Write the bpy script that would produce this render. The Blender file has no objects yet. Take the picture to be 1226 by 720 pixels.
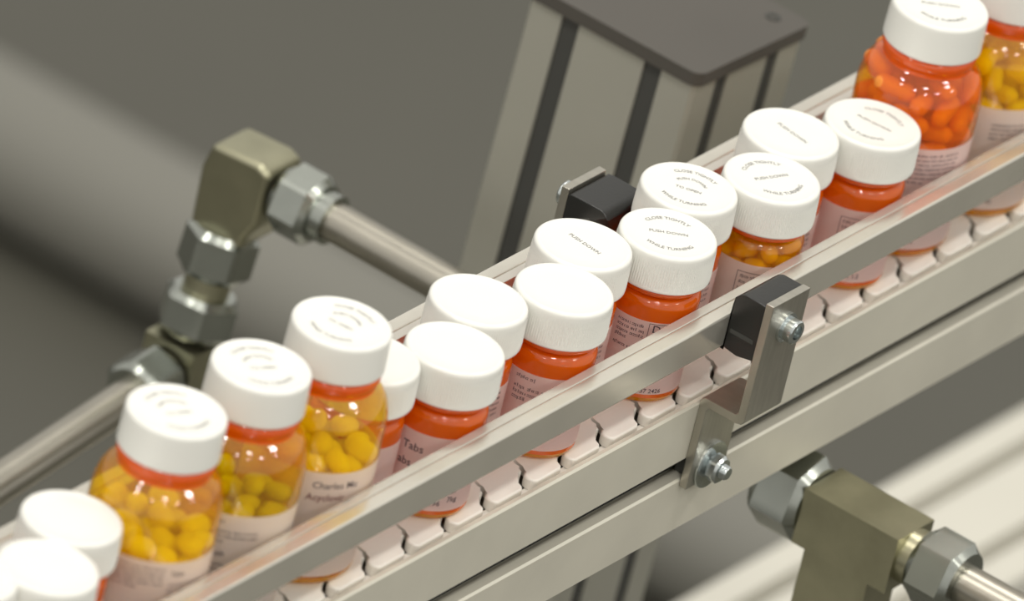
import bpy, bmesh, math, random
import numpy as np
from mathutils import Vector, Matrix

# ------------------------------------------------------------------ camera, light, exposure
MM = 0.001
S = bpy.context.scene
COL = S.collection
PI = math.pi

def setup_view():
    S.view_settings.view_transform = 'Standard'
    S.view_settings.look = 'None'
    S.view_settings.exposure = 0.22
    S.view_settings.gamma = 1.0
    S.view_settings.use_curve_mapping = False
    S.cycles.max_bounces = 14
    S.cycles.transparent_max_bounces = 24
    S.cycles.transmission_bounces = 8
    cd = bpy.data.cameras.new('camera')
    cam = bpy.data.objects.new('camera', cd)
    COL.objects.link(cam)
    S.camera = cam
    e, a, r = 0.5186, 1.07006, 0.24415
    D, fpx = 6800.0, 21870.8
    right = Vector((math.cos(a), -math.sin(a), 0))
    fwdh = Vector((math.sin(a), math.cos(a), 0))
    fwd = fwdh * math.cos(e) - Vector((0, 0, math.sin(e)))
    up = right.cross(fwd)
    R = right * math.cos(r) + up * math.sin(r)
    U = up * math.cos(r) - right * math.sin(r)
    C = Vector((-0.024, 6.952, 65.5)) - fwd * D
    m = Matrix(((R.x, U.x, -fwd.x, C.x * MM), (R.y, U.y, -fwd.y, C.y * MM), (R.z, U.z, -fwd.z, C.z * MM), (0, 0, 0, 1)))
    cam.matrix_world = m
    cd.sensor_fit = 'HORIZONTAL'
    cd.sensor_width = 36
    cd.lens = 36.0 / 1226 * fpx
    cd.clip_start = 0.5
    cd.clip_end = 60
    cd.dof.use_dof = True
    cd.dof.focus_distance = (Vector((70, 0, 45)) - C).dot(fwd) * MM
    cd.dof.aperture_fstop = 10.5
setup_view()

def world():
    w = bpy.data.worlds.new('workshop_light')
    S.world = w
    w.use_nodes = True
    nt = w.node_tree
    bg = nt.nodes['Background']
    bg.inputs[0].default_value = (1.0, 0.975, 0.91, 1)
    bg.inputs[1].default_value = 0.64
world()

def ceiling_light(x, y, z, sx, sy, watt):
    ld = bpy.data.lights.new('ceiling_light', 'AREA')
    ld.shape = 'RECTANGLE'
    ld.size = sx
    ld.size_y = sy
    ld.energy = watt
    ld.color = (1.0, 0.97, 0.90)
    o = bpy.data.objects.new('ceiling_light', ld)
    o.location = (x, y, z)
    COL.objects.link(o)
LIGHT_W = 27
for lx in (-4.3, -1.5, 1.3):
    for ly in (-4.4, -1.7, 1.0):
        ceiling_light(lx, ly, 3.5, 0.75, 0.32, LIGHT_W)

# ------------------------------------------------------------------ materials
def mat(name, col, rough=0.5, metal=0.0, spec=0.5, noise=0.0, nscale=40.0, bump=0.0, bscale=300.0, stretch=None, coat=0.0):
    m = bpy.data.materials.new(name)
    m.use_nodes = True
    nt = m.node_tree
    b = nt.nodes['Principled BSDF']
    b.inputs['Base Color'].default_value = (*col, 1)
    b.inputs['Roughness'].default_value = rough
    b.inputs['Metallic'].default_value = metal
    b.inputs['Specular IOR Level'].default_value = spec
    b.inputs['Coat Weight'].default_value = coat
    if noise or bump:
        tc = nt.nodes.new('ShaderNodeTexCoord')
        mp = nt.nodes.new('ShaderNodeMapping')
        if stretch:
            mp.inputs['Scale'].default_value = stretch
        nt.links.new(tc.outputs['Object'], mp.inputs['Vector'])
    if noise:
        n = nt.nodes.new('ShaderNodeTexNoise')
        n.inputs['Scale'].default_value = nscale
        n.inputs['Detail'].default_value = 5
        nt.links.new(mp.outputs[0], n.inputs['Vector'])
        cr = nt.nodes.new('ShaderNodeValToRGB')
        cr.color_ramp.elements[0].position = 0.3
        cr.color_ramp.elements[1].position = 0.7
        cr.color_ramp.elements[0].color = (*[c * (1 - noise) for c in col], 1)
        cr.color_ramp.elements[1].color = (*[min(1, c * (1 + noise)) for c in col], 1)
        nt.links.new(n.outputs['Fac'], cr.inputs[0])
        nt.links.new(cr.outputs[0], b.inputs['Base Color'])
    if bump:
        n2 = nt.nodes.new('ShaderNodeTexNoise')
        n2.inputs['Scale'].default_value = bscale
        n2.inputs['Detail'].default_value = 3
        nt.links.new(mp.outputs[0], n2.inputs['Vector'])
        bp = nt.nodes.new('ShaderNodeBump')
        bp.inputs['Strength'].default_value = bump
        bp.inputs['Distance'].default_value = 0.0003
        nt.links.new(n2.outputs['Fac'], bp.inputs['Height'])
        nt.links.new(bp.outputs[0], b.inputs['Normal'])
    return m

def amber(name, tint, body, k_body):
    """thin clear tinted plastic: lets light straight through, tinted, with a glossy skin"""
    m = bpy.data.materials.new(name)
    m.use_nodes = True
    nt = m.node_tree
    for n in list(nt.nodes):
        if n.type != 'OUTPUT_MATERIAL':
            nt.nodes.remove(n)
    out = [n for n in nt.nodes if n.type == 'OUTPUT_MATERIAL'][0]
    tr = nt.nodes.new('ShaderNodeBsdfTransparent')
    tr.inputs[0].default_value = (*tint, 1)
    tl = nt.nodes.new('ShaderNodeBsdfTranslucent')
    tl.inputs[0].default_value = (*body, 1)
    df = nt.nodes.new('ShaderNodeBsdfDiffuse')
    df.inputs[0].default_value = (*body, 1)
    mix0 = nt.nodes.new('ShaderNodeMixShader')
    mix0.inputs[0].default_value = 0.62
    nt.links.new(tl.outputs[0], mix0.inputs[1])
    nt.links.new(df.outputs[0], mix0.inputs[2])
    mix1 = nt.nodes.new('ShaderNodeMixShader')
    mix1.inputs[0].default_value = k_body
    nt.links.new(tr.outputs[0], mix1.inputs[1])
    nt.links.new(mix0.outputs[0], mix1.inputs[2])
    gl = nt.nodes.new('ShaderNodeBsdfGlossy')
    gl.inputs['Roughness'].default_value = 0.035
    fr = nt.nodes.new('ShaderNodeFresnel')
    ge = nt.nodes.new('ShaderNodeNewGeometry')          # same reflectance from both faces of the thin wall
    mr = nt.nodes.new('ShaderNodeMapRange')
    mr.inputs['To Min'].default_value = 1.72
    mr.inputs['To Max'].default_value = 1 / 1.72
    nt.links.new(ge.outputs['Backfacing'], mr.inputs['Value'])
    nt.links.new(mr.outputs[0], fr.inputs[0])
    mix2 = nt.nodes.new('ShaderNodeMixShader')
    nt.links.new(fr.outputs[0], mix2.inputs[0])
    nt.links.new(mix1.outputs[0], mix2.inputs[1])
    nt.links.new(gl.outputs[0], mix2.inputs[2])
    nt.links.new(mix2.outputs[0], out.inputs[0])
    return m

M = {}
M['alu'] = mat('anodised_aluminium', (0.74, 0.71, 0.61), 0.42, 0.40, noise=0.05, nscale=25, bump=0.05, bscale=900)
M['alu_rail'] = mat('polished_rail_aluminium', (0.74, 0.71, 0.63), 0.2, 0.7, noise=0.04, nscale=30)
M['alu_post'] = mat('post_aluminium', (0.46, 0.45, 0.39), 0.45, 0.5, noise=0.04, nscale=6)
M['alu_beam'] = mat('beam_aluminium', (0.62, 0.60, 0.53), 0.5, 0.1, noise=0.04, nscale=6)
M['strip'] = mat('frosted_wear_strip', (0.70, 0.665, 0.60), 0.16, 0.6)
M['slot'] = mat('slot_shade_and_dark_parts', (0.05, 0.05, 0.045), 0.7)  # dark colour standing in for slot shade, shared with small dark parts
M['steel'] = mat('stainless_steel', (0.42, 0.395, 0.34), 0.33, 1.0, noise=0.06, nscale=60)
M['bracket'] = mat('brushed_steel_bracket', (0.46, 0.44, 0.385), 0.34, 0.9, noise=0.07, nscale=80, bump=0.08, bscale=600, stretch=(6, 1, 1))
M['zinc'] = mat('zinc_plated_steel', (0.62, 0.66, 0.66), 0.22, 1.0, noise=0.12, nscale=200)
M['brass'] = mat('nickel_brass_fitting', (0.40, 0.385, 0.27), 0.32, 0.95, noise=0.10, nscale=60)
M['nut'] = mat('chromed_hex_nut', (0.40, 0.42, 0.385), 0.26, 1.0, noise=0.08, nscale=50)
M['blackplastic'] = mat('black_clamp_plastic', (0.012, 0.012, 0.011), 0.34, 0.0, 0.6, bump=0.15, bscale=700)
M['endcap'] = mat('dark_grey_end_cap_plastic', (0.075, 0.068, 0.058), 0.5, 0.0, 0.5, bump=0.3, bscale=500)
M['chain'] = mat('white_acetal_chain', (0.92, 0.885, 0.82), 0.35, noise=0.03, nscale=60)
M['chainbody'] = mat('dark_chain_pin', (0.42, 0.37, 0.31), 0.6)
M['cap'] = mat('white_cap_plastic', (0.79, 0.785, 0.74), 0.27, 0.0, 0.5)
M['captext'] = mat('emboss_shade_lettering', (0.22, 0.215, 0.21), 0.5)  # grey in the colour stands in for shading on raised white letters
M['label'] = mat('white_label_paper', (0.88, 0.80, 0.775), 0.45)
def thin_paper(m, k, col=(0.9, 0.85, 0.8)):
    nt = m.node_tree
    b = nt.nodes['Principled BSDF']
    tl = nt.nodes.new('ShaderNodeBsdfTranslucent')
    tl.inputs[0].default_value = (*col, 1)
    mx = nt.nodes.new('ShaderNodeMixShader')
    mx.inputs[0].default_value = k
    nt.links.new(b.outputs[0], mx.inputs[1])
    nt.links.new(tl.outputs[0], mx.inputs[2])
    nt.links.new(mx.outputs[0], [n for n in nt.nodes if n.type == 'OUTPUT_MATERIAL'][0].inputs[0])
thin_paper(M['label'], 0.45)
M['ink'] = mat('black_label_ink', (0.06, 0.045, 0.06), 0.6)
M['inkred'] = mat('dark_red_label_ink', (0.16, 0.03, 0.035), 0.6)
M['amber_big'] = amber('light_amber_plastic', (1.0, 0.90, 0.05), (1.0, 0.35, 0.002), 0.24)
M['amber_mid'] = amber('middle_amber_plastic', (1.0, 0.78, 0.04), (1.0, 0.27, 0.003), 0.30)
M['amber_orange'] = amber('orange_amber_plastic', (1.0, 0.74, 0.06), (1.0, 0.26, 0.004), 0.24)
M['amber_small'] = amber('deep_amber_plastic', (1.0, 0.52, 0.03), (1.0, 0.19, 0.003), 0.72)
M['amber_base'] = amber('clear_amber_base_plastic', (1.0, 0.72, 0.06), (1.0, 0.52, 0.01), 0.5)
M['neck'] = amber('thick_amber_neck_plastic', (1.0, 0.40, 0.02), (1.0, 0.17, 0.003), 0.8)
M['pill_y'] = mat('yellow_tablet', (1.0, 0.93, 0.20), 0.55, bump=0.1, bscale=900)
M['pill_g'] = mat('olive_yellow_tablet', (0.68, 0.70, 0.08), 0.5)
M['pill_o'] = mat('orange_capsule', (1.0, 0.40, 0.06), 0.25)
M['pill_l'] = mat('lemon_yellow_capsule', (0.98, 0.86, 0.06), 0.3)
thin_paper(M['pill_y'], 0.35, (1.0, 0.93, 0.2))
thin_paper(M['pill_g'], 0.3, (0.7, 0.75, 0.1))
thin_paper(M['pill_o'], 0.35, (1.0, 0.42, 0.06))
thin_paper(M['pill_l'], 0.35, (1.0, 0.9, 0.1))
M['tubegrey'] = mat('grey_painted_tube', (0.20, 0.195, 0.17), 0.6)
M['floor'] = mat('grey_painted_floor', (0.088, 0.085, 0.068), 0.55, noise=0.10, nscale=1.3)

# ------------------------------------------------------------------ helpers (all lengths in mm)
def link_mesh(name, bm, m, parent=None, smooth=False, angle=40, wn=False):
    bmesh.ops.recalc_face_normals(bm, faces=bm.faces)
    me = bpy.data.meshes.new(name)
    bm.to_mesh(me)
    bm.free()
    me.transform(Matrix.Scale(MM, 4))
    if smooth:
        for p in me.polygons:
            p.use_smooth = True
        try:
            me.set_sharp_from_angle(angle=math.radians(angle))
        except Exception:
            pass
    if m is not None:
        me.materials.append(m)
    o = bpy.data.objects.new(name, me)
    COL.objects.link(o)
    if parent:
        o.parent = parent
    if wn:
        w = o.modifiers.new('flat_faces', 'WEIGHTED_NORMAL')
        w.weight = 90
        w.keep_sharp = True
    return o

def empty(name, loc=(0, 0, 0), label=None, cat=None, group=None, rot=(0, 0, 0)):
    o = bpy.data.objects.new(name, None)
    o.empty_display_size = 0.02
    o.location = Vector(loc) * MM
    o.rotation_euler = rot
    COL.objects.link(o)
    tag(o, label, cat, group)
    return o

def tag(o, label=None, cat=None, group=None, kind=None):
    if label: o['label'] = label
    if cat: o['category'] = cat
    if group: o['group'] = group
    if kind: o['kind'] = kind
    return o

def lathe(bm, prof, seg=64, axis_m=None, close=False):
    """prof: list of (r,z); r==0 closes with a point"""
    rings = []
    for r, z in prof:
        if r < 1e-6:
            rings.append([bm.verts.new((0, 0, z))])
        else:
            rings.append([bm.verts.new((r * math.cos(2 * PI * i / seg), r * math.sin(2 * PI * i / seg), z)) for i in range(seg)])
    pairs = list(zip(rings, rings[1:]))
    if close:
        pairs.append((rings[-1], rings[0]))
    for a, b in pairs:
        for i in range(seg):
            j = (i + 1) % seg
            if len(a) == 1 and len(b) == 1: continue
            if len(a) == 1: bm.faces.new((a[0], b[j], b[i]))
            elif len(b) == 1: bm.faces.new((a[i], a[j], b[0]))
            else: bm.faces.new((a[i], a[j], b[j], b[i]))
    if axis_m is not None:
        vs = [v for rg in rings for v in rg]
        bmesh.ops.transform(bm, matrix=axis_m, verts=vs)
    return rings

def frame_to(p, d):
    """matrix putting local z along d at p"""
    d = Vector(d).normalized()
    q = Vector((0, 0, 1)).rotation_difference(d)
    return Matrix.Translation(Vector(p)) @ q.to_matrix().to_4x4()

def prism(bm, poly, z0, z1, mtx=None):
    a = [bm.verts.new((x, y, z0)) for x, y in poly]
    b = [bm.verts.new((x, y, z1)) for x, y in poly]
    n = len(poly)
    for i in range(n):
        j = (i + 1) % n
        bm.faces.new((a[i], a[j], b[j], b[i]))
    bm.faces.new(list(reversed(a)))
    bm.faces.new(b)
    if mtx is not None:
        bmesh.ops.transform(bm, matrix=mtx, verts=a + b)

# matrix: polygon given as (y,z) extruded along x
YZX = Matrix(((0, 0, 1, 0), (1, 0, 0, 0), (0, 1, 0, 0), (0, 0, 0, 1)))
# polygon (x,z) extruded along y
XZY = Matrix(((1, 0, 0, 0), (0, 0, 1, 0), (0, 1, 0, 0), (0, 0, 0, 1)))

def bevel(bm, w, seg=2, ang=30):
    es = [e for e in bm.edges if len(e.link_faces) == 2 and e.calc_face_angle(0) > math.radians(ang)]
    bmesh.ops.bevel(bm, geom=es, offset=w, segments=seg, profile=0.5, affect='EDGES')

def box(bm, x0, x1, y0, y1, z0, z1):
    prism(bm, [(x0, y0), (x1, y0), (x1, y1), (x0, y1)], z0, z1)

def tube(bm, p, q, r, seg=32):
    L = (Vector(q) - Vector(p)).length
    lathe(bm, [(0, 0), (r, 0), (r, L), (0, L)], seg, frame_to(p, Vector(q) - Vector(p)))

def hexpoly(af, rot=0):
    R = af / math.sqrt(3)
    return [(R * math.cos(PI / 3 * i + rot), R * math.sin(PI / 3 * i + rot)) for i in range(6)]

def hex_nut(p, d, af, length, rot=0, bore=0, chamfer=True):
    """hexagon with turned chamfers at both ends, local z along d"""
    bm = bmesh.new()
    R = af / math.sqrt(3)
    seg = 48
    ri = af / 2 * 0.90
    rows = []
    def hexr(t):
        t = (t - rot) % (PI / 3) - PI / 6
        return af / 2 / math.cos(t)
    ch = (R - ri) * 0.8
    for z, lim in ((0, ri), (ch, None), (length - ch, None), (length, ri)):
        row = []
        for i in range(seg):
            t = 2 * PI * i / seg
            r = hexr(t) if lim is None else min(hexr(t), lim)
            row.append(bm.verts.new((r * math.cos(t), r * math.sin(t), z)))
        rows.append(row)
    for a, b in zip(rows, rows[1:]):
        for i in range(seg):
            j = (i + 1) % seg
            bm.faces.new((a[i], a[j], b[j], b[i]))
    bm.faces.new(list(reversed(rows[0])))
    bm.faces.new(rows[-1])
    bmesh.ops.transform(bm, matrix=frame_to(p, d), verts=bm.verts)
    return bm

# ------------------------------------------------------------------ the setting
def build_floor():
    bm = bmesh.new()
    v = [bm.verts.new(c) for c in ((-9000, -9000, -950), (15000, -9000, -950), (15000, 15000, -950), (-9000, 15000, -950))]
    bm.faces.new(v)
    o = link_mesh('floor', bm, M['floor'])
    tag(o, kind='structure')
build_floor()

# ------------------------------------------------------------------ conveyor
X0, X1 = -470, 470
def build_conveyor():
    t = empty('conveyor_beam', (0, 0, -59), 'long aluminium conveyor beam with a T-slot running under the white chain', 'conveyor')
    def side(s):
        # section as (y,z) for the near side, mirrored about y=7.5 for the far side
        P = [(-27, 0.4), (-26.2, 1.3), (-24.6, 1.3), (-24.2, 0.4), (-24.2, -7), (-17.5, -7), (-17.5, -12), (-16, -12), (-16, -59),
             (-26, -59), (-27, -58), (-27, -34.3), (-26.2, -33.4), (-21.5, -33.4), (-21.5, -35.5), (-17.2, -35.5), (-17.2, -22.0),
             (-21.5, -22.0), (-21.5, -23.9), (-27, -23.9)]
        if s > 0:
            P = [(15 - y, z) for y, z in P][::-1]
        bm = bmesh.new()
        prism(bm, P, X0, X1, YZX)
        return bm
    for s in (-1, 1):
        o = link_mesh('side_profile', side(s), M['alu'], t)
        o.location.z = 59 * MM
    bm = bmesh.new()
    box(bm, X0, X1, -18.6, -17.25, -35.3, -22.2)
    o = link_mesh('slot_shade_strip', bm, M['slot'], t); o.location.z = 59 * MM  # dark strip added to paint the shade deep inside the beam slot
    bm = bmesh.new()
    box(bm, X0, X1, -15.9, 30.9, -50, -46)
    o = link_mesh('cross_web', bm, M['alu'], t); o.location.z = 59 * MM
    for y0, y1 in ((-24.0, -17.6), (32.6, 39.0)):
        bm = bmesh.new()
        box(bm, X0, X1, y0, y1, -6.9, -4.8)
        o = link_mesh('slide_strip', bm, M['chain'], t); o.location.z = 59 * MM
        o['label'] = 'pale plastic slide strip under the chain edge'
build_conveyor()

def link_outline():
    near = [(-3.2, -21.4), (-4.6, -19.8), (-4.9, -17.8), (-4.2, -15.9), (-2.2, -14.6), (0.2, -13.6), (1.6, -12.0), (1.9, -9.6), (1.2, -7.0), (2.4, -4.0), (4.8, -1.0), (5.4, 3.0)]
    left = near + [(x, 15 - y) for x, y in near[::-1]]          # going to far side along the left edge
    rn = [(5.6, 3.0), (5.0, -1.0), (2.6, -4.0), (1.3, -7.0), (0.6, -9.0), (-1.2, -10.6), (-1.4, -12.4), (-2.0, -13.4), (-4.0, -14.2), (-8.0, -14.9), (-9.6, -16.2), (-9.9, -18.2), (-10.8, -20.0), (-12.6, -21.3)]
    rn = [(x + 25.4 - 0.35, y) for x, y in rn]
    right = [(x, 15 - y) for x, y in rn[::-1]][:-1] + rn        # far to near
    return left + right

def build_chain():
    t = empty('conveyor_chain', (0, 0, -4.6), 'white plastic multi-link conveyor chain carrying the pill bottles', 'conveyor chain')
    out = link_outline()
    bm = bmesh.new()
    prism(bm, out, 0, 4.6)
    top = [e for e in bm.edges if all(abs(v.co.z - 4.6) < 1e-4 for v in e.verts)]
    bmesh.ops.bevel(bm, geom=top, offset=0.9, segments=3, profile=0.5, affect='EDGES')
    first = link_mesh('chain_link', bm, M['chain'], t, smooth=True, angle=50, wn=True)
    bm = bmesh.new()
    prism(bm, [(6, -10), (22, -10), (22, 25), (6, 25)], -14, -0.05)
    tube(bm, (3.5, -13, -7), (3.5, 28, -7), 3.0, 16)
    body = link_mesh('hinge_body', bm, M['chainbody'], first, smooth=True)
    n0, n1 = -16, 17
    first.location = (Vector((4.5 + 25.4 * n0, 0, 0))) * MM
    for k in range(n0 + 1, n1):
        c = first.copy(); COL.objects.link(c); c.parent = t
        c.location = Vector((4.5 + 25.4 * k, 0, 0)) * MM
        b = body.copy(); COL.objects.link(b); b.parent = c
build_chain()

# ------------------------------------------------------------------ guide rails
def guide_rail(s, label):
    yb = (-29.2, -23.0) if s < 0 else (41.5, 47.6)
    ys = (-22.95, -18.9) if s < 0 else (37.3, 41.45)
    t = empty('guide_rail', (0, 0, 26.4), label, 'guide rail')
    bm = bmesh.new()
    prism(bm, [(yb[0], 0), (yb[1], 0), (yb[1], 14.6), (yb[0], 14.6)], X0, X1, YZX)
    bevel(bm, 1.0, 5)
    link_mesh('rail_bar', bm, M['alu_rail'], t, smooth=True, angle=50, wn=True)
    bm = bmesh.new()
    prism(bm, [(ys[0], 0.3), (ys[1], 0.3), (ys[1], 14.4), (ys[0], 14.4)], X0, X1, YZX)
    bevel(bm, 0.4, 2)
    link_mesh('wear_strip', bm, M['strip'], t, smooth=True, angle=50, wn=True)
    return t
guide_rail(-1, 'near aluminium guide rail running in front of the orange bottles')
guide_rail(1, 'far aluminium guide rail running behind the orange bottles')

def rail_bracket(s, xc, label, w=25.0, ztop=54.4):
    """s=-1 near side, +1 far side; local y outwards positive"""
    t = empty('rail_bracket', (xc, -27 if s < 0 else 42, -29), label, 'bracket')
    if s < 0:
        t.rotation_euler = (0, 0, PI)
    # local frame: y = distance out from the beam face, x = along, z = height above the slot (world z + 29)
    h = 29
    bm = bmesh.new()
    th = 3.6
    # Z-bent plate section (y,z)
    yo = 17.0 if s < 0 else 11.6
    P = [(0.05, -7.5), (th, -7.5), (th, h - 0.6), (th + 1.0, h + 0.6), (yo - 1.0, h + 0.6), (yo, h + 0.6), (yo + th - 1.2, h + 1.2), (yo + th, h + 3.0),
         (yo + th, h + ztop), (yo, h + ztop), (yo, h + 5.4), (yo - 0.9, h + 4.3), (2.0, h + 4.3), (0.5, h + 3.6), (0.05, h + 2.0)]
    prism(bm, P, -w / 2, w / 2, YZX)
    bevel(bm, 0.5, 2, 40)
    link_mesh('bent_plate', bm, M['bracket'], t, smooth=True, angle=35, wn=True)
    # foot: washer, nut, stud
    bm = bmesh.new()
    lathe(bm, [(3.1, 0), (9.8, 0), (10.0, 0.5), (9.8, 1.3), (3.1, 1.3)], 40, frame_to((0, th, 0), (0, 1, 0)))
    wsh = link_mesh('washer', bm, M['zinc'], t, smooth=True)
    bm = hex_nut((0, th + 1.35, 0), (0, 1, 0), 10.5, 5.2, 0.3)
    link_mesh('hex_nut', bm, M['zinc'], t, smooth=True, angle=25)
    bm = bmesh.new()
    prof = [(0, -3), (2.9, -3), (2.9, 6.5)]
    for k in range(3):
        prof += [(3.0, 6.7 + k * 0.9), (2.6, 7.15 + k * 0.9)]
    prof += [(2.4, 9.3), (0, 9.3)]
    lathe(bm, prof, 24, frame_to((0, th, 0), (0, 1, 0)))
    link_mesh('threaded_stud', bm, M['zinc'], t, smooth=True)
    # dark head inside slot
    bm = bmesh.new()
    box(bm, -9, 9, -5.2, -0.1, -4.2, 4.2)
    link_mesh('slot_nut', bm, M['slot'], t)
    # clamp block (C shaped), gripping the rail bar
    cy0, cy1 = yo - 0.1, (1.8 if s < 0 else -8.6)       # outer face, inner end over the rail
    top, bot = h + (51.6 if s < 0 else 50.6), h + 26.9
    ry = 2.2 if s < 0 else 5.6                           # outer face of the rail bar in local y
    P = [(cy0, bot + 1.5), (cy0, top - 1.5), (cy0 - 1.0, top - 0.2), (cy0 - 3, top), (cy1 + 4.6, top), (cy1 + 2.4, top - 0.9), (cy1 + 0.7, top - 2.8), (cy1, top - 5.2), (cy1, h + 41.1), (ry + 0.05, h + 41.1),
         (ry + 0.05, h + 26.2), (ry - 0.4, h + 26.2), (ry - 0.4, bot), (ry + 1.2, bot - 0.6), (ry + (6.5 if s < 0 else 2.5), bot - 1.4), (cy0 - 1.4, bot)]
    bm = bmesh.new()
    prism(bm, P, -w / 2 - 0.6, w / 2 + 0.6, YZX)
    # round the plan corners over the rail
    es = [e for e in bm.edges if abs(e.verts[0].co.x - e.verts[1].co.x) < 1e-4 and all(v.co.y < cy1 + 3.6 and v.co.z > h + 41 for v in e.verts) and abs(e.verts[0].co.y - e.verts[1].co.y) < 1e-4]
    if es:
        bmesh.ops.bevel(bm, geom=es, offset=3.5, segments=5, profile=0.5, affect='EDGES')
    bevel(bm, 0.6, 2, 45)
    cb = link_mesh('clamp_block', bm, M['blackplastic'], t, smooth=True, angle=45, wn=True)
    if s < 0: cb.location.x = -3.0 * MM
    for sx in (-1, 1):
        bm = bmesh.new()
        x = sx * (w / 2 + 0.7) - (3.0 if s < 0 else 0)
        box(bm, min(x, x - sx * 0.5) , max(x, x - sx * 0.5) + 0.05, ry + 1.5, cy0 - 2.5, h + 33.8, h + 35.6)
        link_mesh('clamp_seam', bm, M['slot'], t)
    # cap screw with socket
    ps = frame_to((0, yo + th, h + 41.5), (0, 1, 0))
    bm = bmesh.new()
    lathe(bm, [(0, 0), (6.2, 0), (6.2, 1.1), (4.8, 1.2), (4.95, 1.6), (4.95, 5.2), (4.4, 5.8), (2.9, 5.8), (2.75, 3.0), (0, 3.0)], 36, ps)
    link_mesh('cap_screw', bm, M['zinc'], t, smooth=True, angle=35)
    return t
rail_bracket(-1, 113.0, 'steel Z-bracket with black clamp holding the near guide rail')
rail_bracket(1, 120.5, 'black rail clamp on a steel bracket behind the far guide rail', w=25, ztop=51.6)

# ------------------------------------------------------------------ pill bottles
TH = math.atan2(-0.42, -0.76)           # direction towards the viewer
def font_mesh(txt, size, align='CENTER', bold=0.0):
    cu = bpy.data.curves.new('lettering', 'FONT')
    cu.body = txt
    cu.size = size
    cu.align_x = align
    cu.align_y = 'CENTER'
    cu.resolution_u = 2
    cu.offset = bold
    o = bpy.data.objects.new('lettering', cu)
    COL.objects.link(o)
    dg = bpy.context.evaluated_depsgraph_get()
    me = bpy.data.meshes.new_from_object(o.evaluated_get(dg))
    bpy.data.objects.remove(o)
    vs = [tuple(v.co) for v in me.vertices]
    fs = [tuple(p.vertices) for p in me.polygons]
    bpy.data.meshes.remove(me)
    return vs, fs
_fc = {}
def lettering(txt, size, align='CENTER', bold=0.0):
    k = (txt, size, align, bold)
    if k not in _fc:
        _fc[k] = font_mesh(txt, size, align, bold)
    return _fc[k]

def add_flat(bm, vs, fs, fn):
    nv = [bm.verts.new(fn(x, y)) for x, y, z in vs]
    for f in fs:
        try: bm.faces.new([nv[i] for i in f])
        except ValueError: pass

def rule_strokes(rnd, width, h):
    """a row of print too small to read: short words made of thin upright strokes"""
    vs, fs = [], []
    x = 0
    while x < width:
        L = rnd.uniform(1.6, 4.2) * h
        e = min(width, x + L)
        xx = x
        while xx < e - 0.12 * h:
            w = rnd.uniform(0.16, 0.5) * h
            a, b = (0.0, 0.62 * h)
            if rnd.random() < 0.25: b = h * 0.9
            if rnd.random() < 0.12: a = -0.25 * h
            if rnd.random() < 0.5:
                quads = [(xx, a, xx + min(w, 0.2 * h), b)]
            else:
                quads = [(xx, 0.42 * h, xx + w, 0.62 * h), (xx, 0.0, xx + w, 0.18 * h)]
            for q in quads:
                n = len(vs)
                vs += [(q[0], q[1], 0), (q[2], q[1], 0), (q[2], q[3], 0), (q[0], q[3], 0)]
                fs.append((n, n + 1, n + 2, n + 3))
            xx += w + 0.10 * h
        x = e + 0.45 * h
    return vs, fs

CAPB = 0.03
def cap_lettering(kind, rot, z, parent):
    if kind == 'blank': return
    bm = bmesh.new()
    def arc(txt, r, size, mid, flip=False):
        vs, fs = lettering(txt, size, 'CENTER', CAPB)
        def fn(x, y):
            if not flip:
                a = mid - x / r; rr = r + y
            else:
                a = mid + x / r; rr = r - y
            return (rr * math.cos(a), rr * math.sin(a), z)
        add_flat(bm, vs, fs, fn)
    def line(txt, size, off, yy=0):
        vs, fs = lettering(txt, size, 'CENTER', CAPB)
        def fn(x, y):
            px, py = x, y + yy
            return (px * math.cos(rot) - py * math.sin(rot), px * math.sin(rot) + py * math.cos(rot), z)
        add_flat(bm, vs, fs, fn)
    if kind == 'rings':
        arc('CLOSE TIGHTLY', 11.2, 2.6, rot + PI / 2)
        line('PUSH DOWN', 2.5, 0, 0.6)
        arc('WHILE TURNING', 11.2, 2.6, rot - PI / 2, True)
    elif kind == 'full':
        arc('CLOSE TIGHTLY', 12.0, 2.5, rot + PI / 2)
        arc('PUSH DOWN', 6.5, 2.2, rot + PI / 2)
        arc('WHILE TURNING', 12.0, 2.5, rot - PI / 2, True)
        line('TO OPEN', 2.4, 0, -1.5)
    elif kind == 'line':
        line('PUSH DOWN', 2.6, 0, 0.5)
    link_mesh('cap_lettering', bm, M['captext'], parent)

def cap_mesh(z0, z1, r_top, r_bot, ribs=0, seg=120):
    bm = bmesh.new()
    h = z1 - z0
    prof = [(r_bot - 2.0, 1.0), (r_bot - 1.5, 0.0), (r_bot - 0.3, 0.0), (r_bot, 0.4)]
    n = 6
    for i in range(n + 1):
        f = i / n
        prof.append((r_bot + (r_top - r_bot) * f, 0.9 + f * (h - 3.2)))
    side0, side1 = 4, 4 + n
    for k in range(1, 6):
        a = k / 5 * PI / 2
        prof.append((r_top - 1.7 + 1.7 * math.cos(a), h - 1.9 + 1.7 * math.sin(a)))
    prof += [(r_top - 2.4, h - 0.35), (r_top - 3.0, h - 0.55), (r_top - 8, h - 0.55), (0, h - 0.55)]
    seg = 240 if ribs else 96
    rings = lathe(bm, [(r, z + z0) for r, z in prof], seg)
    if ribs:
        for i in range(side0, side1 + 1):
            for j, v in enumerate(rings[i]):
                if i in (side0,): k = 0.3
                elif i == side1: k = 0.25
                else: k = 1
                d = (0.17 if j % 2 == 0 else -0.17) * k
                rr = math.hypot(v.co.x, v.co.y)
                v.co.x *= (rr + d) / rr; v.co.y *= (rr + d) / rr
    return bm

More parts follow.
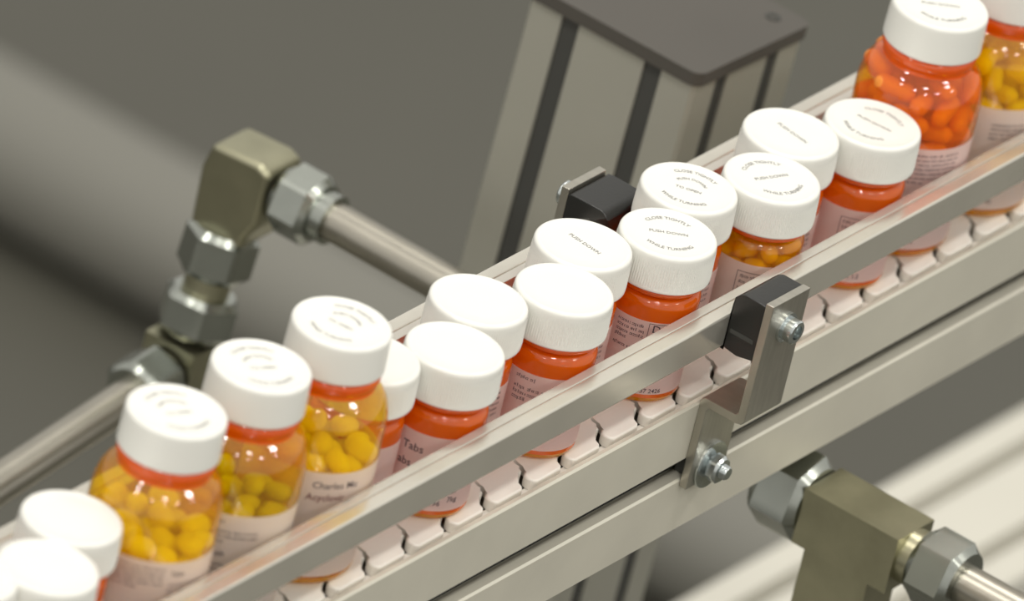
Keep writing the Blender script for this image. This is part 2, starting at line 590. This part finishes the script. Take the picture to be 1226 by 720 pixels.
def bottle_proto(big):
    """returns meshes used for body, neck, cap"""
    if big:
        H, zc, rb = 100.0, 84.0, 24.6
        prof = [(0, 1.6), (rb - 6, 1.4), (rb - 4, 0.0), (rb - 2.2, 0.0), (rb - 0.6, 1.0), (rb, 3.0), (rb, 20), (rb, 40), (rb, 62)]
        for k in range(1, 9):
            a = k / 8 * PI / 2 * 0.92
            prof.append((rb - 7.0 + 7.0 * math.cos(a), 61 + 14.8 * math.sin(a)))
        prof += [(17.6, 76.5)]
        neck = [(17.6, 76.4), (17.2, 77.4), (17.8, 78.4), (18.6, 80.0), (18.6, 81.6), (17.8, 83.0), (17.0, 83.6), (16.8, 92), (15.3, 92), (15.3, 76.4)]
    else:
        H, zc, rb = 65.5, 49.4, 17.75
        prof = [(0, 1.4), (rb - 5, 1.2), (rb - 3.4, 0.0), (rb - 2.0, 0.0), (rb - 0.5, 0.9), (rb, 2.6), (rb, 15), (rb, 30), (rb, 40.8)]
        for k in range(1, 10):
            a = k / 9 * PI / 2 * 0.97
            prof.append((rb - 3.4 + 3.4 * math.cos(a), 40.8 + 4.4 * math.sin(a)))
        prof += [(13.9, 45.3)]
        neck = [(13.9, 45.35), (15.2, 45.7), (16.6, 46.1), (17.45, 47.0), (17.6, 47.6), (17.4, 48.3), (16.8, 48.9), (16.0, 49.2), (16.0, 58), (14.6, 58), (14.6, 46.1)]
    k = [i for i, q in enumerate(prof) if q[1] > 2.5][0]
    base = prof[:k + 1]
    bm = bmesh.new(); lathe(bm, prof[k:], 72)
    body = bm
    bm2 = bmesh.new(); lathe(bm2, neck, 72)
    return H, zc, rb, body, base, bm2

PILLS = []     # filled later
def make_bottle(x, y, big, label, cap_kind, cap_rot, items, group, ltop=None, span=300, seam=None, seed=0, amb=None, ribs=True, name='pill_bottle'):
    t = empty(name, (x, y, 0.05), label, 'pill bottle', group)
    H, zc, rb, body, base, nb = bottle_proto(big)
    link_mesh('body', body, amb or (M['amber_big'] if big else M['amber_small']), t, smooth=True, angle=60)
    link_mesh('neck', nb, M['neck'], t, smooth=True, angle=60)
    bm = bmesh.new(); lathe(bm, base, 72)
    link_mesh('base', bm, M['amber_base'], t, smooth=True, angle=60)
    bm = cap_mesh(zc, H, 19.0, 19.35, ribs=(ribs and not big))
    cap = link_mesh('cap', bm, M['cap'], t, smooth=True, angle=45)
    cap_lettering(cap_kind, cap_rot, H - 0.55 + 0.08, cap)
    # paper label wrapped round the body
    z0 = 4.3
    z1 = ltop or (49.5 if big else 36.0)
    rl = rb + 0.12
    bm = bmesh.new()
    sm = math.radians(seam if seam is not None else 180)     # angle of label centre relative to the viewer
    hs = math.radians(span / 2)
    n = 60
    cr = 2.2
    lower, upper = [], []
    L = 2 * hs * rl
    for i in range(n + 1):
        f = i / n
        f = 0.5 - 0.5 * math.cos(PI * f) if i in (0, n) else f
        s = f * L
        d = min(s, L - s)
        k = 0 if d >= cr else cr - math.sqrt(max(0, cr * cr - (cr - d) ** 2))
        a = TH + sm - hs + s / rl
        lower.append(bm.verts.new((rl * math.cos(a), rl * math.sin(a), z0 + k)))
        upper.append(bm.verts.new((rl * math.cos(a), rl * math.sin(a), z1 - k)))
    for i in range(n):
        bm.faces.new((lower[i], lower[i + 1], upper[i + 1], upper[i]))
    lab = link_mesh('paper_label', bm, M['label'], t, smooth=True, angle=80)
    rnd = random.Random(seed)
    bms = {}
    rt = rl + 0.07
    for it in items:
        kind, s0, z = it[0], it[1], it[2]
        mk = 'ink'
        if kind == 'text':
            txt, size = it[3], it[4]
            mk = it[5] if len(it) > 5 else 'ink'
            vs, fs = lettering(txt, size, 'LEFT', 0.03)
        elif kind == 'lines':
            width, nl, hh, gap = it[3:7]
            mk = it[7] if len(it) > 7 else 'ink'
            vs, fs = [], []
            for k in range(nl):
                w = width * (1 if k < nl - 1 else rnd.uniform(0.4, 0.8))
                v2, f2 = rule_strokes(rnd, w, hh)
                b = len(vs)
                vs += [(p[0], p[1] - k * gap, 0) for p in v2]
                fs += [tuple(i + b for i in f) for f in f2]
        elif kind == 'box':
            w, hh = it[3:5]
            e = 0.22
            vs, fs = [], []
            for q in ((0, 0, w, e), (0, hh - e, w, hh), (0, 0, e, hh), (w - e, 0, w, hh)):
                nseg = max(1, int((q[2] - q[0]) / 1.5))
                for k in range(nseg):
                    a0 = q[0] + (q[2] - q[0]) * k / nseg; a1 = q[0] + (q[2] - q[0]) * (k + 1) / nseg
                    b = len(vs)
                    vs += [(a0, q[1], 0), (a1, q[1], 0), (a1, q[3], 0), (a0, q[3], 0)]
                    fs.append((b, b + 1, b + 2, b + 3))
        if mk not in bms: bms[mk] = bmesh.new()
        add_flat(bms[mk], vs, fs, lambda px, py: (rt * math.cos(TH + (s0 + px) / rt), rt * math.sin(TH + (s0 + px) / rt), z + py))
    for mk, b in bms.items():
        o = link_mesh('label_print', b, M[mk], lab)
        if mk == 'inkred': o['label'] = 'dark red lettering'
    return t

# --- pill pile: every tablet is dropped to rest on the ones below it
def drop_pile(n, R, zfloor, zmax, r, hl, seed, K=70, slope=(0, 0)):
    rg = np.random.RandomState(seed)
    subs = np.zeros((0, 3))
    out = []
    offs = np.array([-1.0, 0.0, 1.0]) if hl > 0 else np.array([0.0])
    for _ in range(n):
        best = None
        for k in range(K):
            th = rg.uniform(0, 2 * PI); tl = rg.uniform(-0.35, 0.35)
            d = np.array([math.cos(th) * math.cos(tl), math.sin(th) * math.cos(tl), math.sin(tl)])
            rr = math.sqrt(rg.uniform(0, 1)) * (R - r); a = rg.uniform(0, 2 * PI)
            if k % 2: rr = (R - r)
            c = np.array([rr * math.cos(a), rr * math.sin(a), 0])
            P = c + offs[:, None] * d * hl
            mx = np.hypot(P[:, 0], P[:, 1]).max()
            if mx > R - r:
                c[:2] *= max(0, (R - r - (mx - rr)) / max(rr, 1e-3))
                P = c + offs[:, None] * d * hl
                if np.hypot(P[:, 0], P[:, 1]).max() > R - r + 0.05: continue
            z = (zfloor + r - P[:, 2]).max()
            if len(subs):
                for p in P:
                    dx = subs[:, 0] - p[0]; dy = subs[:, 1] - p[1]
                    h2 = (2 * r) ** 2 - dx * dx - dy * dy
                    mk = h2 > 0
                    if mk.any():
                        z = max(z, (subs[mk, 2] + np.sqrt(h2[mk])).max() - p[2])
            score = z + slope[0] * c[0] + slope[1] * c[1]
            if best is None or score < best[0]:
                best = (score, c, d, z, P)
        if best is None: continue
        sc, c, d, z, P = best
        if z + r > zmax: break
        P = P.copy(); P[:, 2] += z
        subs = np.vstack([subs, P])
        out.append((np.array([c[0], c[1], z]), d))
    return out

def caplet_mesh(L, W, T, mat_, name, power=2.4):
    bm = bmesh.new()
    bmesh.ops.create_uvsphere(bm, u_segments=16, v_segments=10, radius=1)
    for v in bm.verts:
        x, y, z = v.co
        def sp(a, p): return math.copysign(abs(a) ** p, a)
        v.co = Vector((sp(x, 0.75) * L / 2, sp(y, 0.85) * W / 2, sp(z, 0.9) * T / 2))
    o = link_mesh(name, bm, mat_, None, smooth=True, angle=180)
    return o

def capsule_mesh(L, D, mat_, name):
    bm = bmesh.new()
    r = D / 2
    prof = [(0, -L / 2)]
    for k in range(1, 6):
        a = k / 5 * PI / 2
        prof.append((r * 0.95 * math.sin(a), -L / 2 + r * (1 - math.cos(a))))
    prof += [(r * 0.95, -0.5), (r, -0.4), (r, L / 2 - r)]
    for k in range(1, 6):
        a = k / 5 * PI / 2
        prof.append((r * math.cos(a), L / 2 - r + r * math.sin(a)))
    prof[-1] = (0, L / 2)
    lathe(bm, prof, 16, Matrix.Rotation(PI / 2, 4, 'Y'))
    return link_mesh(name, bm, mat_, None, smooth=True, angle=60)

def fill(cx, cy, proto_fn, n, R, zf, zmax, r, hl, seed, label, cat, group, slope=(0, 0)):
    proto = proto_fn()
    res = drop_pile(n, R, zf, zmax, r, hl, seed, slope=slope)
    rg = random.Random(seed)
    if R > 20:      # the core of the pile cannot be seen
        res = [q for q in res if math.hypot(q[0][0], q[0][1]) > R - 11.5 or q[0][2] > zmax - 19]
    for i, (c, d) in enumerate(res):
        o = proto if i == 0 else proto.copy()
        if i: COL.objects.link(o)
        q = Vector((1, 0, 0)).rotation_difference(Vector(d))
        roll = rg.uniform(-0.9, 0.9)
        m = q.to_matrix().to_4x4() @ Matrix.Rotation(roll, 4, 'X')
        m.translation = Vector((cx + c[0], cy + c[1], c[2] + 0.05)) * MM
        o.matrix_world = m
        tag(o, label, cat, group)
    return len(res)

RI = math.atan2(-0.79, 0.57)      # world direction that reads left-to-right for the viewer
T_big_lines = lambda s, z, w=24, n=5: ('lines', s, z, w, n, 1.25, 2.0)

# label print common to the rims near the chain
SB = 'small amber pill bottle, '
G1, G2, G3 = 'small amber bottles in the near row', 'small amber bottles in the far row', 'large amber bottles on the conveyor'
near = [
 (-301.6, SB + 'near row at the bottom left corner, plain cap with bright highlight', 'blank', 0, [('lines', -6, 30, 20, 3, 1.3, 2.2)]),
 (-46.1, SB + 'near row, plain ribbed cap, label reading Tabs', 'blank', 0,
    [('text', -13.5, 29.2, 'i Tabs', 4.6), ('text', -12.0, 22.2, 'abs', 4.6), ('text', 9.5, 31.6, 'Ta', 2.4), ('text', 2, 7.6, '-8.96', 3.2), ('text', 11, 9.2, '7kg', 3.2), ('lines', 11, 13.5, 7, 2, 1.1, 1.8)]),
 (25.1, SB + 'near row, plain ribbed cap, second left of the black clamp', 'blank', 0,
    [('lines', -10.5, 33.0, 12, 1, 1.5, 2.4), ('lines', -10.5, 28.6, 12, 3, 1.6, 2.4), ('text', 8, 13, '2', 3.0)]),
 (93.7, SB + 'near row, lettered cap, left of clamp, label reading Den', 'rings', RI + 0.05,
    [('lines', -11.5, 32.8, 11.5, 4, 1.5, 2.2), ('lines', -11.5, 22.6, 11.5, 1, 1.5, 2.2), ('text', 2.6, 33.0, 'Den', 4.6), ('text', 2.6, 28.2, 's', 3), ('box', 1.2, 14, 16, 21.4), ('text', -5, 5.8, '-8884 .737 2426', 2.6)]),
 (163.3, SB + 'near row, right above the black clamp, yellow tablets inside', 'rings', RI + 0.55,
    [('box', -4.5, 14, 19, 18.5), ('lines', -3.2, 30.0, 16, 5, 1.4, 2.5), ('text', 2, 7.0, '71.9 8', 2.6)]),
 (232.1, SB + 'rightmost of near row, beside the tall orange capsule bottle', 'rings', RI - 0.55,
    [('box', -3.5, 14, 19, 18.5), ('lines', -2.2, 30.0, 16, 5, 1.4, 2.5), ('text', 2, 7.0, '8 8 1.2', 2.6)]),
]
for i, (x, lb, ck, cr_, it) in enumerate(near):
    make_bottle(x, 0, False, lb, ck, cr_, it, G1, seed=i + 3, seam=32, span=272, amb=M['amber_mid'] if i == 4 else None)
far = [
 (-330.8, SB + 'cut by the left frame edge, far row', 'blank', 0, [], 0),
 (-266.9, SB + 'far row, plain cap, left of the leftmost tall bottle', 'blank', 0, [('lines', 12, 30, 10, 5, 1.3, 2.2)], 30),
 (-79.6, SB + 'squeezed between the name-label tall bottle and the Tabs bottle', 'blank', 0, [('lines', 14, 20, 5, 2, 1.2, 2)], 70),
 (-9.9, SB + 'far row, plain top, directly behind the bottle reading Tabs', 'blank', 0, [('lines', 8, 33, 12, 6, 1.3, 2.3)], 30),
 (58.6, SB + 'far row, one slanted line on cap, left of far clamp', 'line', RI - 0.75, [('lines', 8, 33, 12, 6, 1.3, 2.3)], 30),
 (128.9, SB + 'far row, rings of lettering on cap, right of far clamp', 'full', RI - 0.25, [('lines', 8, 33, 12, 6, 1.3, 2.3)], 30),
 (197.8, SB + 'rightmost of far row, one slanted line on cap', 'line', RI - 0.8, [('lines', 8, 33, 12, 6, 1.3, 2.3)], 30),
]
for i, (x, lb, ck, cr_, it, sm) in enumerate(far):
    make_bottle(x, 15.1, False, lb, ck, cr_, it, G2, seed=i + 30, seam=sm, span=272)

LB = 'tall amber pill bottle, '
big = [
 (-224.5, 7.2, LB + 'leftmost tall one, full of yellow tablets', 'full', RI + 0.5, [('lines', -14, 46.0, 24, 5, 1.3, 2.1), ('text', 12.5, 44.5, 'Tabs', 3.0), ('lines', 12.5, 39.5, 14, 3, 1.3, 2.2)], 0, 315),
 (-171.8, 7.2, LB + 'middle of the left three, with olive yellow tablets low inside', 'full', RI + 0.4, [('lines', -14, 45.8, 24, 1, 1.2, 2.1), ('lines', -14, 41.6, 28, 3, 1.3, 2.1), ('text', -13, 32.6, 'N.J.Y Month', 3.2), ('lines', -14, 27.5, 20, 3, 1.3, 2.1)], 0, 315),
 (-121.0, 7.2, LB + 'yellow tablets and a label starting with a printed name', 'full', RI - 0.5, [('text', 3.5, 44.0, 'Charles Mu', 4.0), ('text', 2.0, 38.8, 'Acyclovir', 4.0, 'inkred'), ('text', -2, 7, '8*7 13L30', 2.8)], 0, 315),
 (275.4, 7.2, LB + 'filled with orange capsules, at the upper right', 'rings', RI + 0.1, [('lines', -2, 46.0, 26, 7, 1.25, 2.0), ('text', 2, 8, '8L 788.42', 2.6)], 0, 315),
 (328.6, 5.6, LB + 'filled with yellow capsules, cut by the right frame edge', 'rings', RI + 0.1, [('lines', 4, 42.0, 20, 4, 1.25, 2.0), ('text', 0, 8, '80 7888 42', 2.6)], 0, 315),
]
for i, (x, y, lb, ck, cr_, it, sm, sp) in enumerate(big):
    make_bottle(x, y, True, lb, ck, cr_, it, G3, seed=i + 60, seam=sm, span=sp, amb=M['amber_orange'] if i == 3 else None)

# contents
tab_y = lambda: caplet_mesh(12.0, 8.7, 7.7, M['pill_y'], 'tablet')
tab_g = lambda: caplet_mesh(12.0, 8.0, 6.6, M['pill_g'], 'tablet')
cap_o = lambda: capsule_mesh(17.0, 7.4, M['pill_o'], 'capsule')
cap_l = lambda: capsule_mesh(13.0, 7.2, M['pill_l'], 'capsule')
tab_s = lambda: caplet_mesh(9.4, 6.6, 6.0, M['pill_y'], 'tablet')
NP = []
NP.append(fill(-224.5, 7.2, tab_y, 300, 24.0, 1.6, 58, 3.9, 2.0, 5, 'yellow oblong tablet inside the leftmost tall amber bottle', 'tablet', 'yellow tablets in the leftmost tall bottle'))
NP.append(fill(-171.8, 7.2, tab_g, 300, 24.0, 1.6, 51, 3.7, 2.2, 6, 'olive yellow tablet inside the middle of the left three tall bottles', 'tablet', 'olive tablets in the middle tall bottle'))
NP.append(fill(-121.0, 7.2, tab_y, 300, 24.0, 1.6, 57, 3.9, 2.0, 7, 'yellow oblong tablet inside the tall bottle with the name label', 'tablet', 'yellow tablets in the name-label bottle'))
NP.append(fill(275.4, 7.2, cap_o, 200, 24.0, 1.6, 74, 3.75, 4.7, 8, 'orange capsule inside the tall amber bottle at the upper right', 'capsule', 'orange capsules in the upper right bottle'))
NP.append(fill(328.6, 5.6, cap_l, 200, 24.0, 1.6, 70, 3.65, 2.8, 9, 'yellow capsule inside the tall bottle cut by the right frame edge', 'capsule', 'yellow capsules in the bottle at the right edge'))
NP.append(fill(163.3, 0, tab_s, 200, 17.2, 1.4, 44, 3.2, 1.5, 10, 'yellow tablet inside the small bottle above the black clamp', 'tablet', 'yellow tablets in the small bottle above the clamp'))
for k, (x, zt, lb) in enumerate(((-46.1, 17, 'labelled Tabs'), (25.1, 10, 'with the plain cap and short paragraph'), (93.7, 10, 'left of the black clamp'), (232.1, 10, 'rightmost in the near row'))):
    NP.append(fill(x, 0, tab_s, 30, 17.2, 1.4, zt, 3.2, 1.5, 20 + k, 'yellow tablet in the small bottle ' + lb, 'tablet', 'yellow tablets in the small bottle ' + lb))
print('PILLS', NP)

# ------------------------------------------------------------------ aluminium post behind the conveyor
def slot_profile(w, d):
    """plan of an extruded T-slot profile w x d with slots at 20 mm from each end of every side"""
    pts = []
    sw, dp, uw = 4.2, 9.0, 8.0
    def side(p0, p1):
        p0 = Vector(p0); p1 = Vector(p1)
        t = (p1 - p0); L = t.length; t.normalize()
        n = Vector((-t.y, t.x))       # inward for counter-clockwise outlines
        r = [p0 + t * 1.5]
        for c in (20.0, L - 20.0):
            r += [p0 + t * (c - sw), p0 + t * (c - sw) + n * 3.0, p0 + t * (c - uw) + n * 3.0, p0 + t * (c - sw) + n * dp,
                  p0 + t * (c + sw) + n * dp, p0 + t * (c + uw) + n * 3.0, p0 + t * (c + sw) + n * 3.0, p0 + t * (c + sw)]
        r += [p1 - t * 1.5]
        return [(q.x, q.y) for q in r]
    c = [(0, 0), (w, 0), (w, d), (0, d)]
    for i in range(4):
        pts += side(c[i], c[(i + 1) % 4])
    return pts

def build_post():
    L = 968.0
    t = empty('support_post', (285, 101, -948), 'upright aluminium T-slot post with a flat dark cap behind the conveyor', 'post', rot=(0, math.radians(2.6), 0))
    lean = math.tan(math.radians(2.6)) * L
    ox = 273.5 - 285 - lean
    bm = bmesh.new()
    prism(bm, slot_profile(76, 80), 0, L - 6)
    link_mesh('slotted_profile', bm, M['alu_post'], t).location.x = ox * MM
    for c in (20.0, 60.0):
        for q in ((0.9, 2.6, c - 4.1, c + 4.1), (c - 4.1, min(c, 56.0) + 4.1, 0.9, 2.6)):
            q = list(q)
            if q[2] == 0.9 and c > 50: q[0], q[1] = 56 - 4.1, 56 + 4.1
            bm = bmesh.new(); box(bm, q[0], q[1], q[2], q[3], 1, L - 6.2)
            o = link_mesh('post_slot_shade', bm, M['slot'], t); o.location.x = ox * MM  # dark strips added in place of shade inside the open post slots
            o['label'] = 'added dark strip standing in for shade in the post slot'
    bm = bmesh.new()
    r = 5
    poly = []
    for cx, cy, a0 in ((r - 2, r - 2, PI), (78 - r, r - 2, 1.5 * PI), (78 - r, 82 - r, 0), (r - 2, 82 - r, PI / 2)):
        for k in range(6):
            a = a0 + k / 5 * PI / 2
            poly.append((cx + r * math.cos(a), cy + r * math.sin(a)))
    prism(bm, poly, L - 5.9, L)
    bevel(bm, 1.5, 3, 50)
    cp = link_mesh('end_cap', bm, M['endcap'], t, smooth=True, angle=50, wn=True); cp.location.x = ox * MM
    for x, y in ((67, 10), (10, 70)):
        bm = bmesh.new()
        lathe(bm, [(1.4, 0), (3.2, 0), (3.0, 0.5), (1.4, 0.3)], 20, Matrix.Translation((x, y, L)), close=True)
        link_mesh('screw_recess', bm, M['slot'], cp, smooth=True)
build_post()

# ------------------------------------------------------------------ pipework
def box_fitting(c, size, mtx, bev=3.0):
    bm = bmesh.new()
    box(bm, -size[0] / 2, size[0] / 2, -size[1] / 2, size[1] / 2, -size[2] / 2, size[2] / 2)
    bevel(bm, bev, 3)
    bmesh.ops.transform(bm, matrix=Matrix.Translation(Vector(c)) @ mtx, verts=bm.verts)
    return bm

def build_elbow_pipe():
    t = empty('elbow_pipe', (210, 252, -175), 'steel tube with hex nuts and two elbow fittings behind the conveyor', 'pipe')
    off = Vector((-210, -252, 175))
    def put(name, bm, m, **k):
        bmesh.ops.translate(bm, vec=off, verts=bm.verts)
        return link_mesh(name, bm, m, t, smooth=True, **k)
    zc = -80.0
    c1 = Vector((211, 252, zc)); c2 = Vector((198, 252, -164))
    dn = (c2 - c1).normalized()
    # straight tube to the tee, under the conveyor
    bm = bmesh.new(); tube(bm, (211, 222, zc), (208, -9, zc), 8.0, 40)
    put('tube', bm, M['steel'])
    bm = hex_nut((211, 232, zc), (0, -1, 0), 27, 18, 0.2)
    put('compression_nut', bm, M['nut'], angle=25)
    bm = bmesh.new(); lathe(bm, [(0, 0), (10.5, 0), (10.5, 6), (0, 6)], 32, frame_to((211, 214, zc), (0, -1, 0)))
    put('nut_collar', bm, M['nut'])
    # elbow body: block with a vertical leg
    bm = bmesh.new()
    prism(bm, [(262, -68), (240, -66.5), (234, -69), (234, -92), (238, -100), (239, -106), (264, -106), (265, -80)], 199, 223, YZX)
    bevel(bm, 2.5, 3)
    put('elbow_body', bm, M['brass'], angle=50, wn=True)
    bm = hex_nut(c1 + dn * 25, dn, 27, 20, 0.1)
    put('compression_nut', bm, M['nut'], angle=25)
    bm = bmesh.new(); tube(bm, c1 + dn * 44, c1 + dn * 54, 9.5, 32)
    put('thread_neck', bm, M['brass'])
    bm = hex_nut(c1 + dn * 53, dn, 28, 18, 0.4)
    put('compression_nut', bm, M['nut'], angle=25)
    pd = Vector((-79, 0, -9)).normalized()
    bm = box_fitting(c2, (24, 24, 26), Matrix.Identity(4), 4)
    put('elbow_body', bm, M['brass'], angle=50, wn=True)
    bm = hex_nut(c2 + pd * 13, pd, 26, 20, 0.2)
    put('compression_nut', bm, M['nut'], angle=25)
    bm = bmesh.new(); tube(bm, c2 + pd * 32, c2 + pd * 260, 8.0, 40)
    put('tube', bm, M['steel'])
build_elbow_pipe()

def build_tee():
    t = empty('tee_fitting', (204, -44, -140), 'brass tee fitting with chromed hex nuts below the conveyor beam at the lower right', 'pipe fitting')
    off = Vector((-204, 40, 140))
    zc = -80.0
    def put(name, bm, m, **k):
        bmesh.ops.translate(bm, vec=off, verts=bm.verts)
        return link_mesh(name, bm, m, t, smooth=True, **k)
    bm = hex_nut((203, -6, zc), (0.02, -1, 0), 32, 22, 0.25)
    put('compression_nut', bm, M['nut'], angle=25)
    bm = bmesh.new()
    box(bm, 191, 216, -73, -28.5, zc - 13, zc + 11.5)
    bevel(bm, 2.0, 3)
    put('tee_body', bm, M['brass'], angle=50, wn=True)
    bm = bmesh.new()
    box(bm, 192.5, 214.5, -64, -34, zc - 40, zc - 12.05)
    bevel(bm, 3, 3)
    put('branch', bm, M['brass'], angle=50, wn=True)
    bm = bmesh.new(); lathe(bm, [(0, 0), (11.5, 0), (11.5, 5), (0, 5)], 32, frame_to((204, -73, zc), (0, -1, 0)))
    put('threaded_collar', bm, M['brass'])
    bm = hex_nut((204.5, -78, zc), (0, -1, 0), 28, 20, 0.15)
    put('compression_nut', bm, M['nut'], angle=25)
    bm = bmesh.new(); tube(bm, (204.5, -98, zc), (206, -250, zc), 8.0, 32)
    put('tube', bm, M['steel'])
build_tee()

# ------------------------------------------------------------------ far background machine frames
def build_far():
    t = empty('slotted_beam', (750, 213, -950), 'pale aluminium T-slot beam, blurred, low at the lower right', 'beam')
    bm = bmesh.new()
    prism(bm, slot_profile(80, 80), 0, 2600, Matrix.Translation((-1200, -40, 420)) @ YZX)
    link_mesh('slotted_profile', bm, M['alu_beam'], t)
    for x in (-1150, 1300):
        bm = bmesh.new(); box(bm, x - 20, x + 20, -20, 20, 0, 419)
        link_mesh('leg', bm, M['alu_post'], t)
    t = empty('machine_tube', (1407, 700, -949.8), 'wide grey round tube, strongly blurred, crossing far below the bottles', 'tube')
    bm = bmesh.new(); tube(bm, (0, -1200, 37), (0, 1800, 37), 36.8, 48)
    link_mesh('round_tube', bm, M['tubegrey'], t, smooth=True)
    bm = bmesh.new()
    lathe(bm, [(37.0, 0), (38.5, 1), (38.5, 11), (37.0, 12)], 48, frame_to((0, 1788, 37), (0, 1, 0)), close=True)
    link_mesh('end_collar', bm, M['alu_post'], t, smooth=True)
build_far()
